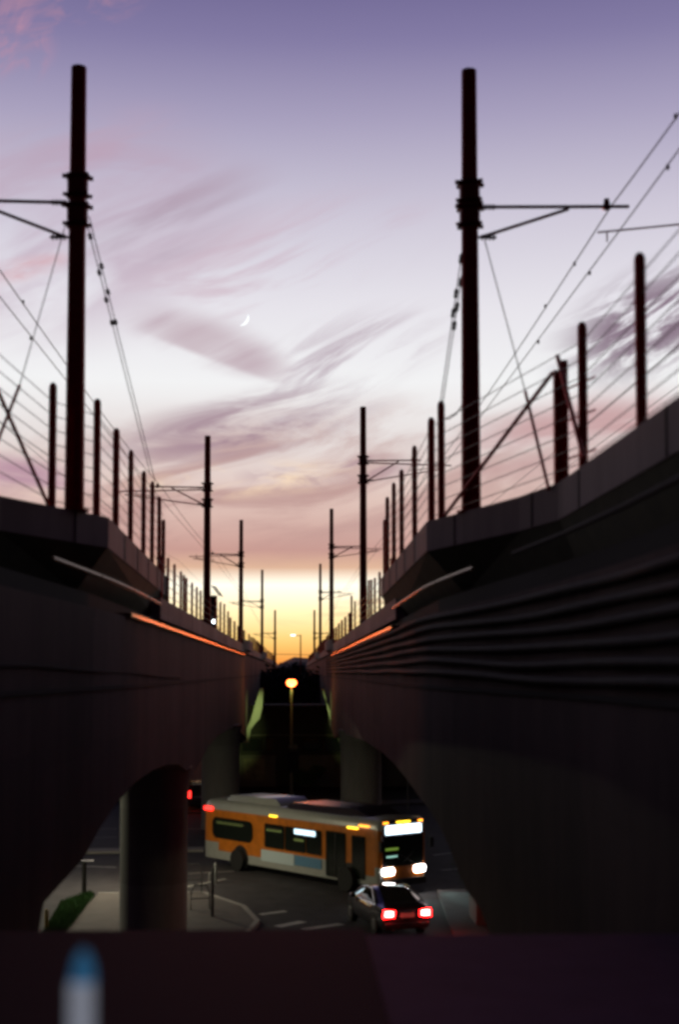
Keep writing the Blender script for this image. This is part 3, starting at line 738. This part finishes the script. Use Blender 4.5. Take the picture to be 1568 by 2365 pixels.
# little lamp right of it
p = at(724, 1579, 180); t = thing('wall_lamp', (p.x, 180, p.z), 'tiny yellow-green lamp on the right viaduct face near the bright street lamp', 'lamp')
MB().turned((0, 0, 0), [(-.22, .05), (-.15, .2), (.1, .22), (.2, .1)], 12).build('globe', 'yellow_lamp', t, smooth=True)
MB().rod((0, 0, .2), (2.7 - p.x + .1, 0, .5), .05, n=6).build('arm', 'lamp_lit_green', t)
# unseen lamps: left read off the lit column, right added to light the bus
street_lamp(-13.5, 53.5, 5.2, 'street lamp hidden behind the left viaduct', power=2000, col=(.95, 1.0, .70), rr=.2, lampless=True)
street_lamp(-1.0, 31, 6.2, 'low street lamp on the near pavement below the ledge', power=1, col=(1, .9, .7), rr=.1, lampless=True) if False else None
street_lamp(13, 40, 8.0, 'unseen street lamp added behind the right viaduct to light the bus', power=700, col=(1.0, .80, .52), rr=.2, lampless=True)
# unseen fill lamp added under the left viaduct to brighten the bus
def fill_lamp(x, y, z, power, col, lab):
    t = thing('fill_lamp', (x, y, z), lab, 'lamp')
    m = MB(); m.box((0, 0, .08), (.3, .7, .12)).rod((0, 0, .1), (0, 0, 1.6), .03, n=8); m.build('housing', 'joint_dark', t)
    MB().box((0, 0, .0), (.22, .6, .03)).build('lens', 'lamp_lens', t)
    ld = bpy.data.lights.new('lamp_light', 'AREA'); ld.shape = 'RECTANGLE'; ld.size = .22; ld.size_y = .6; ld.energy = power; ld.color = col
    lo = bpy.data.objects.new('lamp_light', ld); COL.objects.link(lo); lo.parent = t; lo.location = (0, 0, -.04)
fill_lamp(-7.6, 60, 5.3, 420, (1.0, .86, .60), 'unseen fill lamp added under the left viaduct to brighten the bus')
# thin post right
p = onz(942, 1872, 0); m = MB(); m.rod((p.x, p.y, 0), (p.x, p.y, 2.6), .05, n=8); tag(m.build('signpost', 'galvanised'), 'thin pale post standing behind the bus roof', 'post')

# ------------------------------------------------------------------ bus
def rrect(y0, z0, y1, z1, r, x, n=4):
    pts = []
    for cx, cz, a0 in ((y1 - r, z1 - r, 0), (y0 + r, z1 - r, 90), (y0 + r, z0 + r, 180), (y1 - r, z0 + r, 270)):
        for k in range(n + 1):
            a = R(a0 + 90 * k / n); pts.append((x, cx + r * math.cos(a), cz + r * math.sin(a)))
    return pts
hd = math.atan2(-.76, .65)
fc = onz(876, 2070, 0.0)                       # near front corner on the ground
u = Vector((.61, -.79, 0)).normalized(); rgt = Vector((u.y, -u.x, 0))   # rgt points to the visible side
BW, BL = 2.6, 12.6
cen = fc - u * (BL / 2) - rgt * (BW / 2)
bus = thing('city_bus', (cen.x, cen.y, 0), 'orange and silver city bus with lit sign turning under the viaduct', 'bus', rz=math.atan2(u.y, u.x))
hw = BW / 2; hl = BL / 2
m = MB(); st = []
ys = []
prof_z = [.32, .36, .75, 1.12, 1.2, 2.32, 2.62, 2.78, 2.95, 3.05, 3.1]
prof_w = [.93, .99, 1, 1, 1, 1, .995, .97, .90, .80, .0]
for x, wf, zf in [(-hl, .90, .97), (-hl + .06, .96, .99), (-hl + .22, 1, 1)] + [(-hl + .22 + (BL - .5) * k / 36, 1, 1) for k in range(1, 36)] + [(hl - .28, 1, 1), (hl - .10, .985, .995), (hl - .02, .93, .985), (hl, .86, .97)]:
    ring = []
    for z, f in zip(prof_z, prof_w): ring.append((x, -hw * f * wf, .32 + (z - .32) * zf))
    for z, f in list(zip(prof_z, prof_w))[-2::-1]: ring.append((x, hw * f * wf, .32 + (z - .32) * zf))
    st.append(ring)
nst = len(st); npf = len(prof_z)
def busmat(i, j):
    if i == -1: return 0
    if i == -2: return 2
    x = st[i][0][0] + .16
    jj = j if j < npf - 1 else 2 * npf - 3 - j
    if j >= 2 * npf - 2: return 2
    z = (prof_z[jj] + prof_z[min(jj + 1, npf - 1)]) / 2
    if z > 2.68: return 1
    if z > 1.15: return 0
    u_ = (x + hl) / BL                       # orange sweeps down behind the rear window and dives again at the front
    if z < 1.15 and z > .9 and .10 < u_ < .42: return 0
    if .80 < u_ < .98 and z > .9: return 0
    return 1
m.loft(st, mf=busmat); m.build('body', ['bus_orange', 'bus_silver', 'bus_dark'], bus, smooth=True)
def panel(x0, z0, x1, z1, r, mname, name, side=-1, off=.012, th=.02, label=None):
    y = side * (hw + off); a = [(px_, y, pz) for _, px_, pz in rrect(x0, z0, x1, z1, r, 0)]; b = [(px_, y + side * th, pz) for px_, _, pz in a]
    return MB().loft([a, b]).build(name, mname, bus, label=label)
panel(-hl + .75, 1.32, -hl + 3.95, 2.28, .32, 'tinted_glass', 'window')
for x0, x1 in ((-hl + 4.85, -hl + 6.3), (-hl + 6.36, -hl + 7.8), (-hl + 7.86, -hl + 8.9)): panel(x0, 1.25, x1, 2.30, .08, 'tinted_glass', 'window')
for x0, z0, x1, z1 in ((-hl + 5.1, 2.06, -hl + 6.0, 2.12), (-hl + 1.1, 2.04, -hl + 3.4, 2.08)): panel(x0, z0, x1, z1, .01, 'moulding', 'window_rail', off=.034)
panel(-hl + 9.2, .45, -hl + 10.5, 2.35, .08, 'tinted_glass', 'door'); panel(-hl + 10.9, .55, -hl + 11.75, 2.3, .08, 'tinted_glass', 'door')
MB().box((-hl + 9.85, -hw - .04, 1.4), (.05, .03, 1.8)).build('door_seam', 'black_plastic', bus)
panel(-hl + 4.6, .62, -hl + 7.0, 1.13, .04, 'panel_white', 'advert_panel'); panel(-hl + 7.06, .68, -hl + 8.9, 1.10, .04, 'panel_blue', 'advert_panel')
panel(-hl + 7.05, 2.02, -hl + 8.5, 2.24, .03, 'side_sign', 'side_sign', off=.036)
panel(-hl + .05, 2.55, -hl + .75, 2.72, .03, 'red_far', 'marker_light'); panel(-hl + 5.2, 2.62, -hl + 5.75, 2.69, .02, 'yellow_lamp', 'marker_light')
panel(-hl + 10.6, 2.56, -hl + 11.3, 2.63, .02, 'yellow_lamp', 'marker_light'); panel(-hl + 11.35, 2.70, -hl + 12.0, 2.76, .02, 'amber_lamp', 'marker_light')
for sd in (-1, 1):
    for x in (-hl + 2.9, -hl + 9.0 if False else -hl + 8.95):
        wx = x if x < 0 else -hl + 8.98
    for x in (-hl + 2.75, -hl + 9.0):
        xx = x if x < 0 else x
for sd in (-1, 1):
    for x in (-hl + 3.0, -hl + 10.72):
        arch = MB(); arch.turned((x, sd * (hw + .004), .55), [(0, .60), (.012, .60)], 28, axis=Matrix.Rotation(R(90) * sd, 3, 'X').inverted()); arch.build('wheel_arch', 'black_plastic', bus)
        wl = MB(); wl.turned((x, sd * (hw - .02), .50), [(0, .42), (.05, .49), (.10, .49), (.11, .42)], 28, axis=Matrix.Rotation(R(-90) * sd, 3, 'X')) if False else wl.turned((x, sd * hw, .50), [(-.25, .49), (.03, .49), (.05, .44)], 28, axis=Matrix.Rotation(-R(90) * -1 * -sd * -1, 3, 'X'))
        wo = wl.build('wheel', 'rubber', bus, smooth=True)
        rm = MB(); rm.rod((x, sd * (hw + .03), .50), (x, sd * (hw + .065), .50), .27, .22, n=20); rm.build('rim', 'wheel_metal', wo)
# front end (x = +hl)
def fpanel(y0, z0, y1, z1, r, mname, name, off=.012, th=.03, par=None):
    a = rrect(y0, z0, y1, z1, r, hl + off); b = [(x + th, y, z) for x, y, z in a]
    return MB().loft([a, b]).build(name, mname, par or bus)
fpanel(-1.05, 1.15, 1.05, 2.35, .14, 'tinted_glass', 'windshield'); fpanel(-.98, 2.42, .98, 2.78, .04, 'sign_white', 'destination_sign', off=.02)
fpanel(-1.08, .42, 1.08, 1.10, .1, 'bus_orange', 'front_panel'); fpanel(-1.12, .34, 1.12, .62, .06, 'black_plastic', 'bumper', off=.05, th=.12)
for y in (-.86, .86): fpanel(y - .30, .80, y + .30, 1.08, .10, 'head_lamp', 'headlight', off=.05)
for y in (-.95, -.25, 0, .25, .95): fpanel(y - .12, 2.86, y + .12, 2.93, .02, 'amber_lamp' if abs(y) > .5 else 'yellow_lamp', 'marker_light', off=-.06, th=.10)
m = MB(); m.rod((hl + .12, -.5, 1.7), (hl + .10, .45, 1.25), .012, n=6); m.rod((hl + .12, .5, 1.7), (hl + .10, -.1, 1.25), .012, n=6); m.build('wiper', 'black_plastic', bus)
for y in (-1.35, 1.35):
    m = MB(); m.rod((hl - .05, y * .88, 2.45), (hl + .22, y, 2.25), .025, n=6); m.box((hl + .22, y, 2.0), (.12, .2, .42)); m.build('mirror', 'black_plastic', bus)
# roof pods
m = MB(); rr_ = []
for x, z, f in ((-hl + 1.2, 3.05, .7), (-hl + 1.6, 3.30, .75), (-hl + 5.0, 3.36, .76), (-hl + 5.4, 3.10, .76)): rr_.append([(x, -hw * f, 3.0), (x, -hw * f * .85, z), (x, hw * f * .85, z), (x, hw * f, 3.0)])
m.loft(rr_); m.build('roof_unit', 'bus_silver', bus, smooth=True)
m = MB(); rr_ = []
for x, z, f in ((-hl + 5.9, 3.06, .8), (-hl + 6.4, 3.30, .84), (-hl + 10.6, 3.34, .84), (-hl + 11.7, 3.04, .78)): rr_.append([(x, -hw * f, 2.98), (x, -hw * f * .88, z), (x, hw * f * .88, z), (x, hw * f, 2.98)])
m.loft(rr_); m.build('tank_fairing', 'bus_dark', bus, smooth=True)
fpanel(-.95, 1.50, -.35, 1.56, .02, 'dash_white', 'dash_light', off=.043, th=.006); fpanel(-1.0, 1.78, -.3, 1.88, .03, 'dash_green', 'dash_light', off=.043, th=.006)
for x0, x1, z in ((-hl + 1.1, -hl + 3.2, 2.0), (-hl + 5.0, -hl + 6.1, 1.98), (-hl + 7.0, -hl + 7.7, 1.72)): panel(x0, z, x1, z + .10, .03, 'glass_glow', 'window_glow', off=.034, th=.004)  # glow strips laid on the panes imitate greenish light behind the glass
for y in (-.86, .86):
    ld = bpy.data.lights.new('headlight_beam', 'SPOT'); ld.energy = 130; ld.color = (.6, 1.0, .95); ld.spot_size = R(55); ld.spot_blend = .6; ld.shadow_soft_size = .1
    lo = bpy.data.objects.new('headlight_beam', ld); COL.objects.link(lo); lo.parent = bus; lo.location = (hl + .32, y, .9); lo.rotation_euler = (R(82), 0, R(-90))
ld = None

# ------------------------------------------------------------------ cars
def loft_car(root, L_, W_, sect, paint):
    """sect: (x, halfwidth, z_bottom, z_belt, z_roof, roof_halfwidth)"""
    rings = []
    for x, hw_, zb, zt, zr, rw in sect:
        def r(s): return [(x, s * hw_ * .90, zb), (x, s * hw_ * .99, zb + .14), (x, s * hw_, (zb + zt) / 2), (x, s * hw_ * .965, zt), (x, s * (rw + (hw_ * .965 - rw) * .10), zt + (zr - zt) * .86), (x, s * rw * .86, zr - (zr - zt) * .04)]
        a = r(-1); b = r(1)[::-1]; rings.append(a + [(x, 0, zr)] + b)
    m = MB()
    def mf(i, j):
        if i < 0: return 0
        a, b = sect[i], sect[i + 1]
        gh = (a[4] - a[3] > .2) and (b[4] - b[3] > .2)
        slope = (a[4] - a[3] > .08) != (b[4] - b[3] > .08) or abs(a[4] - b[4]) > .1
        if gh and j in (3, 8): return 1
        if abs(a[4] - b[4]) > .13 and max(a[4] - a[3], b[4] - b[3]) > .2 and j in (4, 5, 6, 7): return 1
        return 0
    m.loft(rings, mf=mf); return m.build('body', [paint, 'tinted_glass'], root, smooth=True)
def wheels(root, xs, W_, r):
    for x in xs:
        for s in (-1, 1):
            w_ = MB(); w_.rod((x, s * (W_ / 2 - .22), r), (x, s * (W_ / 2 + .005), r), r, n=24)
            wo = w_.build('wheel', 'rubber', root, smooth=True)
            MB().rod((x, s * (W_ / 2 - .0), r), (x, s * (W_ / 2 + .02), r), r * .62, r * .55, n=18).build('rim', 'wheel_metal', wo)
rc = onz(938, 2164, 0)
ang = R(90 + 15)
car = thing('sedan_car', (rc.x - .55, rc.y + 2.2, 0), 'dark sedan seen from behind with glowing red tail lights beside the bus', 'car', rz=ang)
loft_car(car, 4.6, 1.8, [(-2.3, .74, .42, .86, .90, .60), (-2.22, .84, .26, .96, 1.0, .66), (-1.75, .89, .22, 1.0, 1.05, .66), (-1.55, .90, .22, 1.0, 1.10, .62), (-.85, .91, .22, .99, 1.42, .58), (-.2, .91, .22, .98, 1.47, .58), (.45, .91, .22, .96, 1.42, .58), (1.15, .90, .22, .94, 1.03, .62), (1.3, .89, .22, .93, .98, .66), (2.0, .86, .24, .80, .86, .64), (2.25, .76, .36, .66, .72, .55)], 'car_paint')
wheels(car, (-1.35, 1.4), 1.8, .33)
for s in (-1, 1):
    m = MB(); a = [(-2.255 - .0 * k, y, z) for k, (y, z) in enumerate([(s * .87, .66), (s * .46, .68), (s * .44, .90), (s * .85, .93)])]
    b = [(x - .05, y, z) for x, y, z in a]; o = MB(); 
    if s < 0: a.reverse(); b.reverse()
    o.loft([a, b]); tl = o.build('tail_light', 'red_lens', car)
    MB().box((-2.315, s * .66, .80), (.02, .26, .15)).build('bulb', 'red_core', tl)
for s_ in (-1, 1):
    ld = bpy.data.lights.new('tail_glow', 'POINT'); ld.energy = 9; ld.color = (1, .03, .02); ld.shadow_soft_size = .08
    lo = bpy.data.objects.new('tail_glow', ld); COL.objects.link(lo); lo.parent = car; lo.location = (-2.5, s_ * .66, .78)
m = MB(); m.box((-2.30, 0, .74), (.03, .5, .16)); m.build('number_plate', 'panel_white', car)
m = MB(); m.box((-2.31, 0, .42), (.12, 1.6, .16)); m.build('bumper', 'car_paint', car, bevel=.03)
for s in (-1, 1):
    m = MB(); m.box((.75, s * 1.0, 1.02), (.18, .2, .13)); m.build('mirror', 'car_paint', car, bevel=.03)
    m = MB(); m.chain([(-1.5, s * .905, 1.0), (-1.0, s * .80, 1.28), (-.6, s * .70, 1.42), (0, s * .68, 1.44), (.4, s * .72, 1.38), (1.1, s * .88, 1.02), (0, s * .915, .99), (-1.5, s * .905, 1.0)], .018, 6); m.build('trim', 'chrome', car)
    for hx in (-.75, .25): MB().box((hx, s * .925, .86), (.18, .03, .035)).build('handle', 'chrome', car)
    m = MB(); m.rod((-2.33, s * .55, .28), (-2.42, s * .55, .28), .04, n=10); m.build('exhaust', 'chrome', car)
p = onz(446, 1876, 0)
suv = thing('suv_car', (p.x, p.y + 2.3, 0), 'dark tall car with red tail lights seen between the left columns', 'car', rz=R(96))
loft_car(suv, 4.7, 1.95, [(-2.3, .90, .45, 1.15, 1.70, .78), (-2.2, .96, .35, 1.18, 1.80, .78), (-1.0, .97, .3, 1.15, 1.86, .78), (.3, .97, .3, 1.12, 1.84, .78), (1.1, .96, .3, 1.10, 1.30, .75), (2.1, .92, .35, 1.0, 1.06, .7), (2.35, .82, .4, .8, .86, .6)], 'car_paint')
wheels(suv, (-1.4, 1.45), 1.95, .38)
MB().box((-2.27, 0, 1.80), (.10, 1.6, .05)).build('roof_spoiler', 'chrome', suv)
MB().box((-2.34, 0, 1.42), (.02, 1.45, .42)).build('rear_window', 'tinted_glass', suv)
for s in (-1, 1): MB().box((-2.35, s * .62, 1.15), (.07, .42, .44)).build('tail_light', 'red_far', suv)
MB().box((-2.35, 0, .98), (.04, .7, .06)).build('trim', 'chrome', suv)

# ------------------------------------------------------------------ street furniture
def bollard(px, py, top, lab, w=.16, m1='joint_dark', cap='galvanised'):
    p = onz(px, py, .13); h = at(px, top, p.y).z - .13
    t = thing('bollard', (p.x, p.y, .13), lab, 'bollard')
    MB().turned((0, 0, 0), [(0, w), (.05, w * .6), (h - .1, w * .55), (h - .08, w * .62), (h, w * .5)], 12).build('post', m1, t, smooth=True)
    MB().box((.12, 0, h + .02), (w * 3.2, w * 1.6, .05)).build('cap', cap, t); return t
bollard(193, 2068, 1990, 'dark post with a pale cap by the grass strip')
def rack(px, py, lab, rz, h=.95, wd=1.0, n=1):
    p = onz(px, py, .13); t = thing('bike_rack', (p.x, p.y, .13), lab, 'bike rack', 'bike racks on the left pavement', rz=rz)
    pts = [(-wd / 2, 0, 0), (-wd / 2, 0, h * .7), (-wd / 2 + .12, 0, h), (wd / 2 - .12, 0, h), (wd / 2, 0, h * .7), (wd / 2, 0, 0)]
    MB().chain(pts, .03, 8).build('hoop', 'galvanised', t); MB().rod((-wd / 2, 0, h * .45), (wd / 2, 0, h * .45), .022, n=8).build('rail', 'galvanised', t)
rack(442, 2060, 'pale hoop bike rack right of the left column', .1, 1.1, .8)
rack(462, 2100, 'dark hoop bike rack nearer the street corner', .2, .9, .7)
rack(345, 2140, 'hoop bike rack in the shade of the left column', .1)
rack(332, 2105, 'hoop bike rack behind the left column', .1)
def pole_(px, py, top, lab, r, mn, name='signpost', cat='post'):
    p = onz(px, py, .0); h = at(px, top, p.y).z
    tag(MB().turned((p.x, p.y, 0), [(0, r * 1.3), (.1, r), (h - .04, r), (h, r * .6)], 10).build(name, mn, smooth=True), lab, cat)
pole_(490, 2125, 2004, 'slim dark sign post at the pavement corner', .06, 'signal_metal')
pole_(497, 2040, 1993, 'short pale post behind the slim dark post', .07, 'galvanised')
pole_(484, 2036, 2016, 'short stub post left of the pale post', .06, 'galvanised')
pole_(106, 2158, 2100, 'short yellow marker post by the left pier', .07, 'yellow_paint', 'marker_post')
pole_(1117, 2128, 2086, 'short yellow marker post by the right pier', .07, 'yellow_paint', 'marker_post')
# planter and bush at right pier
p = onz(1190, 2150, 0); t = thing('planter', (p.x, p.y + 1.5, 0), 'low dark planter wall at the foot of the right viaduct', 'planter')
MB().box((0, 0, .55), (2.6, 2.2, 1.1)).build('wall', 'web_concrete', t, bevel=.04); MB().box((0, 0, 1.13), (2.75, 2.35, .1)).build('coping', 'column_concrete', t, bevel=.02)
o = thing('bush', (p.x - .3, p.y + 2.0, 1.1), 'dark green ivy bush above the planter by the right pier', 'bush')
leafy((0, 0, .8), (1.5, 1.2, 1.1), 5200, .07, 'leaf', o, 'foliage')
MB().chain([(0, 0, 0), (.1, 0, .5), (0, .1, 1.0)], .04, 6).build('stem', 'bark', o)

# ------------------------------------------------------------------ the ledge in front of the viewer
zl = 3.0; k_ = 12.0
zt = at(600, 2147, k_).z
e1 = at(840, 2150, k_); xl = e1.x
m = MB(); m.box(((-9 + xl) / 2, (k_ + 3) / 2, (zt - .5 + 0) / 2 + .25), (9 + xl, k_ - 3, zt)); 
t = thing('ledge_wall', (0, 0, 0), 'black low wall with flat top in front of the street, at the bottom', 'wall')
m.build('wall', 'coping_black', t)
m = MB(); m.box(((xl + .004 + 9) / 2, (k_ + 3.2) / 2, (zt - .06) / 2), (9 - xl - .004, k_ - 3.2 + .1, zt - .06))
t = thing('concrete_wall', (0, 0, 0), 'broad dark purple concrete wall top at the lower right', 'wall')
m.build('wall', 'coping_purple', t)
d_ = 3.4; pz = at(186, 2400, d_)  # glowing post shaped to stand in for a blurred reflection
bt = thing('reflection_blob', (pz.x, d_, zt), 'glowing pale and blue shape standing in for a blurred reflection', 'reflection')
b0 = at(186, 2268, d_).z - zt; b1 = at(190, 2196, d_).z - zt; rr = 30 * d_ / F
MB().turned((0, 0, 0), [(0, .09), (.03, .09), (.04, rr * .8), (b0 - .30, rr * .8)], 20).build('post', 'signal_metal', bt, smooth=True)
MB().turned((0, 0, 0), [(b0 - .299, rr), (b0 - .15, rr * 1.0), (b0 - .002, rr * .96)], 24).build('base', 'blob_white', bt, smooth=True)
MB().turned((.004, 0, 0), [(b0 + .002, rr * .94), (b0 + (b1 - b0) * .45, rr * .80), (b0 + (b1 - b0) * .8, rr * .55), (b1, rr * .25)], 24).build('cap', 'blob_blue', bt, smooth=True)
